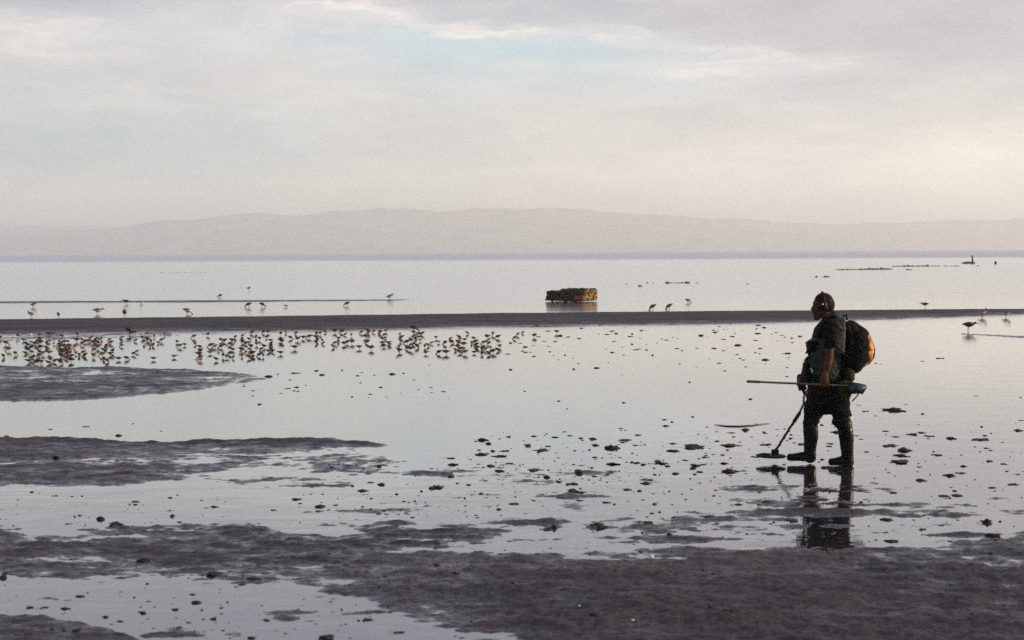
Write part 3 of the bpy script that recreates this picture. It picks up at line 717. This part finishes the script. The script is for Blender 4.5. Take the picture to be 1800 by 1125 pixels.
# ------------------------------------------------------------------ birds
def bird_material(name, top, under, split):
    m = bpy.data.materials.new(name); m.use_nodes = True
    t = NT(m.node_tree); p = t.n['Principled BSDF']; tc = t.node('ShaderNodeTexCoord').outputs['Object']
    sp = t.node('ShaderNodeSeparateXYZ'); t.l.new(tc, sp.inputs[0])
    n = t.noise(tc, 60, 3, .6)
    f = t.rng(t.m('ADD', sp.outputs[2], t.m('MULTIPLY', t.m('SUBTRACT', n, .5), .02)), split-.006, split+.006, 0, 1, True)
    c = t.mix(n, (*[a*.5 for a in top], 1), (*[a*1.4 for a in top], 1))
    t.l.new(t.mix(f, (*under, 1), c), p.inputs['Base Color']); p.inputs['Roughness'].default_value = .75
    return m
BIRD1 = bird_material('sandpiper_plumage', (.042, .023, .016), (.34, .27, .23), .062)
BIRD2 = bird_material('wader_plumage', (.028, .018, .014), (.06, .045, .035), .13)
GULL = bird_material('gull_plumage', (.10, .10, .11), (.62, .58, .53), .17)
BILL = mat('dark_bill_and_legs', (.03, .02, .015), .6, .2, 30)
def bird_mesh(name, L, pose, m, leg, bill, white_head=False):
    """L body length; local -x is forward; one continuous body with bill and legs"""
    bm = bmesh.new(); r = L*.20; bz = leg+r*.8
    head = {'feed': (-.52*L, bz-.34*L), 'probe': (-.42*L, bz-.5*L), 'stand': (-.36*L, bz+.30*L), 'run': (-.5*L, bz+.12*L), 'sleep': (-.12*L, bz+.2*L)}[pose]
    tilt = {'feed': -.10, 'probe': -.2, 'stand': .12, 'run': 0, 'sleep': 0}[pose]*L
    hv = Vector((head[0], 0, head[1]))
    loft(bm, [(.52*L, 0, bz+.02*L-tilt*.9), (.34*L, 0, bz+.03*L-tilt*.5), (.1*L, 0, bz), (-.14*L, 0, bz+tilt*.4), (-.30*L, 0, bz+tilt)], [L*.03, L*.10, r, r*1.02, r*.6], [L*.05, L*.12, r*.92, r*.95, r*.6], seg=10)
    loft(bm, [(-.26*L, 0, bz+tilt*.9), (-.33*L, 0, (bz+tilt+head[1])/2), hv], [r*.62, r*.45, r*.42], seg=8)
    ell(bm, hv, (r*.56, r*.48, r*.48), sub=2)
    for s in (-1, 1):
        loft(bm, [(-.18*L, s*r*.75, bz+.04*L+tilt*.4), (.12*L, s*r*.8, bz+.05*L), (.5*L, s*r*.25, bz+.03*L-tilt*.8)], [r*.45, r*.55, r*.12], [r*.25, r*.25, r*.08], seg=8)
    nb = len(bm.faces)
    dirn = {'feed': Vector((-.45, 0, -.9)), 'probe': Vector((-.25, 0, -1)), 'stand': Vector((-1, 0, -.12)), 'run': Vector((-1, 0, -.3)), 'sleep': Vector((1, 0, -.1))}[pose].normalized()
    loft(bm, [hv+dirn*r*.3, hv+dirn*(r*.4+bill*.5), hv+dirn*(r*.4+bill)], [r*.16, r*.10, r*.04], seg=6)
    for s in (-1, 1):
        k = .05*L*s
        loft(bm, [(.02*L, s*r*.35, bz-r*.5), (.05*L+k, s*r*.38, leg*.5), (.0*L+k*2, s*r*.4, -.02)], [L*.03, L*.018, L*.016], seg=6)
        loft(bm, [(.03*L+k*2, s*r*.4, .002), (-.09*L+k*2, s*r*.42, .002)], [L*.012, L*.008], [L*.03, L*.02], seg=6)
    for i, f in enumerate(bm.faces): f.material_index = 0 if i < nb else 1
    me = bpy.data.meshes.new(name); bm.to_mesh(me); bm.free(); me.materials.append(m); me.materials.append(BILL); me.shade_smooth()
    return me
SP = {p: bird_mesh('sandpiper', .165, p, BIRD1, .055, .04) for p in ('feed', 'probe', 'stand', 'run', 'sleep')}
WD = {p: bird_mesh('wader', .30, p, BIRD2, .12, .13) for p in ('feed', 'probe', 'stand', 'run')}
GU = {p: bird_mesh('gull', .36, p, GULL, .10, .05) for p in ('feed', 'stand', 'run')}
def put_bird(name, me, px, py, face, label, cat, group=None, scale=1.0, z=None):
    o = bpy.data.objects.new(name, me); COL.objects.link(o)
    g = ground(px, py); h = hz(g.x, g.y)
    if h > .02:
        g = ground(px, py, h*.9); h = hz(g.x, g.y)
    o.location = (g.x, g.y, max(h, -.012)-.002)
    o.rotation_euler = (0, 0, face); o.scale = (scale,)*3
    tag(o, label, cat, group); return o
R = random.Random(11)
FG = 'sandpipers feeding in the flock below the far mudbank'
LAB = {'feed': 'small brown sandpiper feeding with lowered head', 'probe': 'small brown sandpiper probing straight down',
       'stand': 'small brown sandpiper standing head up', 'run': 'small brown sandpiper stepping with level body',
       'sleep': 'small brown sandpiper resting with tucked bill'}
spots = []
def flock_range(px):
    top = interp(px, [0, 250, 600, 880, 1000], [594, 588, 585, 581, 585])
    bot = interp(px, [0, 120, 250, 430, 500, 560, 620, 700, 860, 900, 1000], [640, 640, 638, 633, 622, 608, 616, 622, 624, 606, 603])
    return top, bot
tries = 0
centres = [(R.uniform(0, 870), R.random()) for _ in range(46)]
while len(spots) < 285 and tries < 20000:
    tries += 1
    if R.random() < .70:
        c = R.choice(centres); px = c[0]+R.gauss(0, 26)
        t, b = flock_range(px); py = t+(b-t)*min(1, max(0, c[1]+R.gauss(0, .2)))
    else:
        px = R.uniform(-4, 880 if R.random() < .75 else 995); t, b = flock_range(px); py = R.uniform(t, b)
    if not -6 < px < 1000: continue
    if any(abs(px-a) < 5.5 and abs(py-b_) < 2.6 for a, b_ in spots): continue
    spots.append((px, py))
for px, py in spots:
    pose = R.choices(['feed', 'probe', 'run', 'stand', 'sleep'], [5, 4, 4, 2, 1])[0]
    face = R.choice([0, 0, math.pi])+R.gauss(0, .8)
    zi = 0 if px < 230 else 1 if px < 450 else 2 if px < 680 else 3
    zone = ('at the left end of the flock', 'left of the middle of the flock', 'right of the middle of the flock', 'in the thinning right end of the flock')[zi]
    put_bird('sandpiper', SP[pose], px, py, face, LAB[pose]+' '+zone, 'sandpiper', 'sandpipers '+zone, R.uniform(.68, 1.02))
G_, W_ = GU, WD
ind = [
 ('gull', 'stand', 59, 540, math.pi, 'pale gull standing in the calm water at far left beyond the mudbank', .8),
 ('gull', 'stand', 55, 557, 0, 'pale gull standing just behind the left end of the mudbank', .75),
 ('wader', 'stand', 103, 559, math.pi/2, 'dark wader facing away in the shallows behind the left end of the mudbank', .8),
 ('gull', 'run', 172, 552, math.pi, 'dark backed gull wading in the shallows behind the left part of the mudbank', 1.0),
 ('wader', 'stand', 219, 562, math.pi/2+.2, 'upright dark wader standing on the crest of the left mudbank', 1.1),
 ('wader', 'run', 222, 534.5, 0, 'dark wader on the thin far bar, leftmost of those on it', .9),
 ('gull', 'stand', 249, 534.5, .4, 'slim pale gull on the thin far bar next to the dark wader', .6),
 ('wader', 'feed', 226, 588, 2.6, 'larger dark wader feeding at the foot of the left mudbank above the flock', .85),
 ('gull', 'feed', 330, 552, math.pi, 'gull with a bright white head bending down behind the left mudbank', 1.0),
 ('wader', 'feed', 387, 523, 0, 'small dark wader in open water beyond the thin far bar, nearer the bar of two', .8),
 ('wader', 'stand', 437, 510, math.pi, 'small dark wader in open water beyond the thin far bar, farther of two', .8),
 ('wader', 'feed', 437, 540, .3, 'dark wader feeding below the thin far bar, left of a close pair', .9),
 ('wader', 'feed', 461, 540, 2.8, 'dark wader feeding below the thin far bar, right of a close pair', .9),
 ('gull', 'run', 503, 540, 0, 'faint pale gull in the water between the thin bar and the mudbank', .5),
 ('wader', 'feed', 610, 538, .2, 'lone dark wader in the water below the right part of the thin bar', .85),
 ('gull', 'stand', 685, 527, math.pi, 'white breasted gull standing at the right tip of the thin far bar', .95),
 ('wader', 'feed', 728, 583, math.pi+.3, 'larger dark wader on the slope of the mudbank above the flock', .85),
 ('wader', 'probe', 1147, 545, .3, 'slanting dark wader in the shallows, left of a pair right of the float', 1.0),
 ('wader', 'probe', 1176, 544, .3, 'slanting dark wader in the shallows, right of a pair right of the float', 1.0),
 ('gull', 'feed', 1210, 532, math.pi, 'small gull in the water behind the right hand wader of the pair', .8),
 ('wader', 'run', 1626, 541, .1, 'dark wader in the shallows beyond the thin end of the mudbank', .95),
 ('gull', 'stand', 1727, 556, math.pi, 'white breasted gull at the thin right end of the mudbank, left of two', .9),
 ('gull', 'stand', 1769, 557, math.pi, 'white breasted gull at the thin right end of the mudbank, right of two', .85),
 ('wader', 'run', 1703, 582, math.pi, 'dark wader striding right across the shallows below the two gulls', 1.15),
]
for kind, pose, px, py, face, lab, s in ind:
    put_bird(kind, (GU if kind == 'gull' else WD)[pose], px, py, face, lab, kind, None, s)
for px, py in ((14, 600), (22, 597), (128, 584), (98, 592)):
    pass

# ------------------------------------------------------------------ clods, stones, weed
CLOD = mat('dark_wet_clod', (.014, .010, .010), .75, .5, 30, .006, 60)
ROCKM = mat('weedy_rock', (.035, .026, .014), .8, .5, 4, .02, 12)
def clod_mesh(seed, name='mud_clod', flat=.45, spike=0):
    bm = bmesh.new(); bmesh.ops.create_icosphere(bm, subdivisions=3, radius=.5)
    Rr = random.Random(seed); off = Vector((seed*3.1, seed*1.7, seed))
    for v in bm.verts:
        c = v.co.copy(); n = mnoise.fractal(c*2.8+off, .8, 2.0, 5)
        v.co = c*(1+1.15*n)
        v.co.z = v.co.z*flat*(1 if v.co.z > 0 else .5)
        if spike: v.co.z += spike*max(0, 1-((v.co.x-.08)**2+v.co.y**2)*14)*(.7 if c.z > 0 else 0)
        v.co.x *= Rr.uniform(.98, 1.02)
    me = bpy.data.meshes.new(name); bm.to_mesh(me); bm.free(); me.materials.append(CLOD); me.shade_smooth(); return me
CM = [clod_mesh(i, flat=(.30, .42, .5, .36)[i % 4], spike=(0, .10, .18, .05)[i % 4]) for i in range(12)]
placed = []
def put_clod(px, py, w, hpx=None, name='mud_clod', label=None, cat='clod', group='dark mud clods strewn over the wet flat', me=None):
    g = ground(px, py); h = hz(g.x, g.y)
    if h > .0: g = ground(px, py, h); h = hz(g.x, g.y)
    s = g.y/F
    o = bpy.data.objects.new(name, me or R.choice(CM)); COL.objects.link(o)
    zb = max(h, 0.0)
    wx = w*s; hz_ = (hpx or w*.5)*s
    o.location = (g.x, g.y, zb-.003)
    zs = max(hz_*1.5, wx*.5)
    o.scale = (wx, wx*R.uniform(.8, 1.3), zs); o.rotation_euler = (0, 0, R.choice([0, math.pi])+R.uniform(-.5, .5))
    if label is None:
        sz = 'tiny' if w < 7 else 'small' if w < 15 else 'larger'
        if py > 1030 and px < 760: zn = 'in and around the puddle at the lower left'
        elif py > 945: zn = 'on the foreground mud'
        elif py > 862: zn = 'between the foreground mud and the open shallows, '+('left half' if px < 900 else 'right half')
        elif py > 735: zn = 'in the shallows '+('on the left, around the long mud patch' if px < 740 else 'at centre' if px < 1000 else 'left of the detector coil' if px < 1340 else 'around and behind the man\'s boots' if px < 1500 else 'right of the man')
        elif px > 1480: zn = 'in open shallows right of the man\'s waist'
        elif py < 640 and px > 860: zn = 'in the sprinkle right of the flock'
        else: zn = 'in the calm water below the flock'
        label = sz+' dark clod '+zn; group = sz+' clods '+zn
    tag(o, label, cat, group)
    placed.append((px, py)); return o
CL = """1540,639,5 1547,640,4 1622,635,6 1658,630,6 1650,630,6 1716,696,9 1794,699,6 1508,712,7 1519,723,10 1592,711,8 1571,726,7 1539,731,5 1621,728,6 1556,758,9 1515,772,10 1504,766,9 1577,768,13 1605,764,18,9 1622,761,12 1634,767,12 1671,771,18,8 1722,773,22 1568,784,20 1592,792,18,9 1583,801,22 1577,812,26 1651,800,18,7 1738,811,10,7 1762,816,11,6 1692,820,11 1690,832,16 1666,836,17 1788,834,13 1784,852,16 1793,739,10 1792,757,13 1733,788,11 1672,857,8
1243,751,9 1285,761,14 1260,775,10 1241,770,7 1225,786,30,7 1212,784,14 1283,783,28 1345,782,17,6 1326,803,14 1204,809,13 1221,819,18,9 1238,804,13 1271,815,12 1286,829,24,7 1306,828,10 1410,781,14 1453,822,18 1346,883,30,10 1300,887,12 1397,916,20,10 1246,908,16 1560,914,16,7 1620,931,12,8 1569,952,20 1657,872,15 1680,871,14,6 1555,936,14 1467,760,14 1496,765,10 1320,768,5 1377,768,6 1365,755,8 1342,760,6 1330,745,5 1379,754,5 1390,770,7
846,774,16,6 895,768,8,6 940,767,9 926,782,8,6 921,775,5 850,799,20,10 886,793,12,6 880,802,16 952,792,22,6 993,759,8 1002,766,10 1044,772,11,7 1046,783,12,7 1078,788,20,11 1090,753,7 1095,774,20 1121,765,12 1115,783,9 1133,782,8 1185,793,16 1183,780,12 796,817,20,6 793,806,12 841,816,9 893,815,14 877,828,20 940,826,22 1040,822,10 1078,816,22,7 1118,814,16 1072,830,12 1162,815,20,11 792,838,15,7 767,857,18,9 671,852,14,9 640,863,15 651,848,10 900,886,18,7 963,897,6 925,903,9 1018,880,14 1010,865,18,9 1008,851,20 1105,861,14 1137,843,18 1140,919,14,8 1189,910,17,9 1050,925,24,10 962,931,22,9 972,927,10,11 695,926,14,8 1137,850,14
89,755,6 150,750,10 207,766,12 234,745,5 283,758,4 12,767,6,7 98,803,10,8 237,882,14 377,891,13,6 365,893,10 520,878,18,7 588,888,10 480,897,12 175,913,15,8 207,922,20,8 119,921,12 252,984,16,11 206,995,10 375,1009,24,12 443,1016,24,11 590,979,8 7,1016,14,9 22,1091,8,7 186,1085,11,9 251,1078,12,10 309,1072,10,6 376,1088,12,10 468,1090,12,9 440,1122,16 570,1122,24,14 73,1069,12,7 52,1068,10,7 115,1070,16,8 90,1107,10,7 140,1108,20,9
898,650,5,4 983,705,5,5 1096,708,6,5 997,719,4 1168,738,10,5 1182,742,5 1217,733,4,4 1172,749,10 1320,702,6,5 1212,672,4,4 1273,652,5 1009,649,5 1050,647,9 1093,659,4 922,688,5 555,652,6,5 601,651,4 635,655,7 755,642,4 520,656,16 470,662,12 505,683,9 521,681,8,4 517,687,6 455,711,6,5 429,679,5,4 446,687,6 445,696,5 510,668,6 732,698,4 757,681,6 634,673,5 688,658,10 729,668,6
1225,645,4 1195,640,4 1300,630,4 1335,622,4 1384,646,5 1383,662,5 1345,640,4 1328,620,5 1310,645,4
1702,990,12 1480,985,10 1180,1000,14 1380,1018,14 1250,1068,16,8 1285,1078,20,9 800,1008,12,7 832,1092,16,8 915,1086,16 740,1000,10 645,1090,20,8 700,1112,22,9 1045,1080,18"""
for tok in CL.split():
    a = [float(v) for v in tok.split(',')]
    put_clod(a[0], a[1], a[2], a[3] if len(a) > 3 else max(3.0, a[2]*.36))
for _ in range(50):            # small ones right of the flock
    px = R.uniform(890, 1420); py = 572+(R.random()**1.2)*56-(px-890)*.012
    if 1405 < px < 1490: continue
    put_clod(px, py, R.uniform(4, 9), R.uniform(2.2, 4))
FG2 = None
put_clod(1735, 919, 18, 15, label='larger knobbly mud clod standing in the pool at lower right, upper of two', group=None)
put_clod(1747, 944, 21, 15, label='larger knobbly mud clod standing in the pool at lower right, lower of two', group=None)
put_clod(1571, 721, 34, 4, label='long flat slab of dark mud on the water behind the man', group=None)
# crumbs of mud too many to count, one object
def crumbs():
    V, Fc = [], []; base = []
    ico = bmesh.new(); bmesh.ops.create_icosphere(ico, subdivisions=1, radius=1); ico.verts.ensure_lookup_table()
    iv = [v.co.copy() for v in ico.verts]; fi = [[v.index for v in f.verts] for f in ico.faces]; ico.free()
    regs = [(820, 1400, 755, 850, 200), (1400, 1800, 740, 850, 70), (560, 1250, 800, 910, 190), (1100, 1800, 840, 955, 170), (0, 760, 862, 925, 80), (0, 700, 1035, 1122, 45), (900, 1420, 575, 640, 90), (0, 1800, 950, 1120, 300), (420, 800, 655, 700, 30)]
    for (x0, x1, y0, y1, n) in regs:
        for _ in range(n):
            px = R.uniform(x0, x1); py = y0+(y1-y0)*R.random()**.8
            g = ground(px, py); h = max(hz(g.x, g.y), 0); s = g.y/F
            w = s*min(6, R.lognormvariate(.25, .5))*(1 if py > 700 else .8); o = Vector((g.x, g.y, h)); b = len(V); el = R.uniform(.8, 2.6)
            for c in iv:
                k = R.uniform(.6, 1.3); V.append((o.x+c.x*w*k*el, o.y+c.y*w*k*1.6, o.z+c.z*w*k*.7))
            Fc += [[b+i for i in f] for f in fi]
    me = bpy.data.meshes.new('mud_crumbs'); me.from_pydata(V, [], Fc)
    tag(link_mesh('mud_crumbs', me, CLOD), 'countless tiny crumbs of dark mud scattered over the wet flat', 'mud', None, 'stuff')
crumbs()
# drift stick in the water
bm = bmesh.new(); st = [ground(x, y) for x, y in ((1256, 747), (1275, 749.5), (1300, 750), (1325, 748), (1352, 744.5))]
o0 = st[2].copy()
loft(bm, [p-o0+Vector((0, 0, .006)) for p in st], [.003, .007, .009, .007, .003], seg=8)
for v in bm.verts: v.co += mnoise.noise_vector(v.co*14)*.004
dr = bm_obj('drift_stick', bm, mat('wet_driftwood', (.06, .04, .035), .6, .4, 20), None); dr.location = o0
tag(dr, 'thin curved stick lying in the shallow water left of the metal detector', 'stick')
# shells on the mud
SHELL = mat('pale_shell', (.80, .68, .56), .4, .15, 30)
for px, py, w, lab in ((1145, 978, 8, 'bright white shell on the dark mud in the foreground'), (1018, 1067, 4.5, 'tiny pale shell half buried in the foreground mud, farther left'), (1112, 1089, 5, 'tiny pale shell on the foreground mud below the bright white one'), (54, 586, 5, 'small white shell on the wet foot of the far left mudbank')):
    bm = bmesh.new(); bmesh.ops.create_uvsphere(bm, u_segments=20, v_segments=10, radius=.5)
    for v in bm.verts:
        a = math.atan2(v.co.y, v.co.x); v.co *= 1+.04*math.cos(a*14); v.co.z = max(v.co.z, -.15)*.75; v.co.x *= 1.1+.2*v.co.y
    g = ground(px, py); h = hz(g.x, g.y); g = ground(px, py, max(h, 0))
    o = bm_obj('shell', bm, SHELL); s = w*g.y/F; o.location = (g.x, g.y, max(hz(g.x, g.y), 0)+.001); o.scale = (s, s, s); tag(o, lab, 'shell')

# rocks and weed awash in the bay
RM = []
for i in range(5):
    me = clod_mesh(40+i, 'rock', .5, (0, .15)[i % 2]); me.materials.clear(); me.materials.append(ROCKM); RM.append(me)
def rockrow(pts, grp, lab, cat='rock'):
    for (px, py, w, hh) in pts:
        g = ground(px, py); s = g.y/F
        o = bpy.data.objects.new('rock', R.choice(RM)); COL.objects.link(o)
        o.location = (g.x, g.y, -.02*hh*s*10); o.scale = (w*s, w*s*R.uniform(.5, .9), hh*s*3.8); o.rotation_euler = (0, 0, R.choice([0, math.pi])+R.uniform(-.3, .3))
        tag(o, lab, cat, grp)
row = []
x = 1468
while x < 1568:
    w = R.uniform(3, 14); hh = R.uniform(1.0, 2.0)*(1.5 if 1500 < x < 1560 else 1); row.append((x+w/2, 474.6-(x-1468)*.012, w*1.15, hh)); x += w*.8
rockrow(row, 'low weedy rocks of the longer left row in the bay', 'low weedy rock of the long row awash in the bay, in its left stretch')
row = []; x = 1568
while x < 1682:
    w = R.uniform(3, 11); hh = R.uniform(.8, 1.8)*(1.6 if 1618 < x < 1632 or 1585 < x < 1598 else 1); row.append((x+w/2, 468.6-(x-1568)*.006, w*1.1, hh)); x += w*(1.0 if x < 1640 else 1.35)
rockrow(row, 'low weedy rocks of the right row in the bay', 'low weedy rock of the broken row nearest the stranded log')
row = [(1138, 497.5, 3, 1.5), (1148, 497.5, 4, .8), (1173, 498, 6, 3), (1180, 497.5, 9, 1), (1190, 497.7, 9, 1.2), (1200, 497.6, 8, 1.3), (1208, 497.8, 8, 2.8), (1226, 497.5, 4, 1.5), (1101, 500.5, 3, 1.2)]
rockrow(row, 'small rocks in a thin row right of the float', 'small rock of the thin row awash to the right of the float')
for px, py, w, hh, lab in ((1125, 503.5, 6, 4, 'small dark rock at the left end of the thin row beyond the float'), (1435, 487, 5, 3, 'small round rock in the bay above the man\'s head, left of a pair'), (1452, 487, 12, 3.2, 'wider flat rock in the bay above the man\'s head, right of a pair'),
                        (1597, 474.5, 11, 2.4, 'flat rock lying just below the gap in the long row'), (1719, 467.5, 4, 2, 'tiny rock beside the stranded log'), (1314, 499.5, 5, 1.6, 'lone low rock in the open bay left of the man\'s head')):
    g = ground(px, py); s = g.y/F; o = bpy.data.objects.new('rock', R.choice(RM)); COL.objects.link(o); o.location = (g.x, g.y, -.05*s); o.scale = (w*s, w*s*.7, hh*s*2.0); tag(o, lab, 'rock')
for k in range(12):
    px = 282+k*7+R.uniform(-2, 2)
    g = ground(px, 479.3); s = g.y/F; o = bpy.data.objects.new('rock', RM[k % 5]); COL.objects.link(o); o.location = (g.x, g.y, 0); o.scale = (2.5*s, 1.5*s, 1.6*s)
    tag(o, 'tiny faint rock of the dotted row far out on the left of the bay', 'rock', 'faint dotted row of rocks far out on the left')
# stranded log with an upright stub, and a lone post
g = ground(1704, 463.5); s = g.y/F
lg = bpy.data.objects.new('stranded_log', None); COL.objects.link(lg); lg.location = g
tag(lg, 'dark log lying in the far water with an upright stump at its right end', 'log')
LOGM = mat('dark_drift_timber', (.035, .022, .018), .8, .4, 3, .03, 8)
bm = bmesh.new(); loft(bm, [(-12*s, .2, 1.0*s), (-6*s, 0, 1.8*s), (2*s, 0, 1.7*s), (9*s, -.1, 1.2*s)], [.8*s, 1.7*s, 1.9*s, 1.2*s], seg=12)
for v in bm.verts: v.co += mnoise.noise_vector(v.co*2)*.12
bm_obj('trunk', bm, LOGM, lg)
bm = bmesh.new(); loft(bm, [(5*s, 0, 1*s), (5.4*s, 0, 6*s), (5.2*s, 0, 12*s), (5.6*s, 0, 13.5*s)], [1.9*s, 1.7*s, 1.6*s, 1.2*s], seg=12)
for v in bm.verts: v.co += mnoise.noise_vector(v.co*2)*.1
bm_obj('stump', bm, LOGM, lg)
g = ground(1750, 464.5); s = g.y/F
by = bpy.data.objects.new('mooring_buoy', None); COL.objects.link(by); by.location = g; tag(by, 'small dark round buoy on the far water right of the stranded log', 'buoy')
bm = bmesh.new(); ell(bm, (0, 0, 2.6*s), (2.4*s, 2.4*s, 2.7*s), sub=3); bm_obj('hull', bm, PLASTIC, by)
bm = bmesh.new(); torus(bm, Vector((0, 0, 6.0*s)), .8*s, .2*s, .8*s, 20, 6); bm_obj('ring', bm, METAL, by)
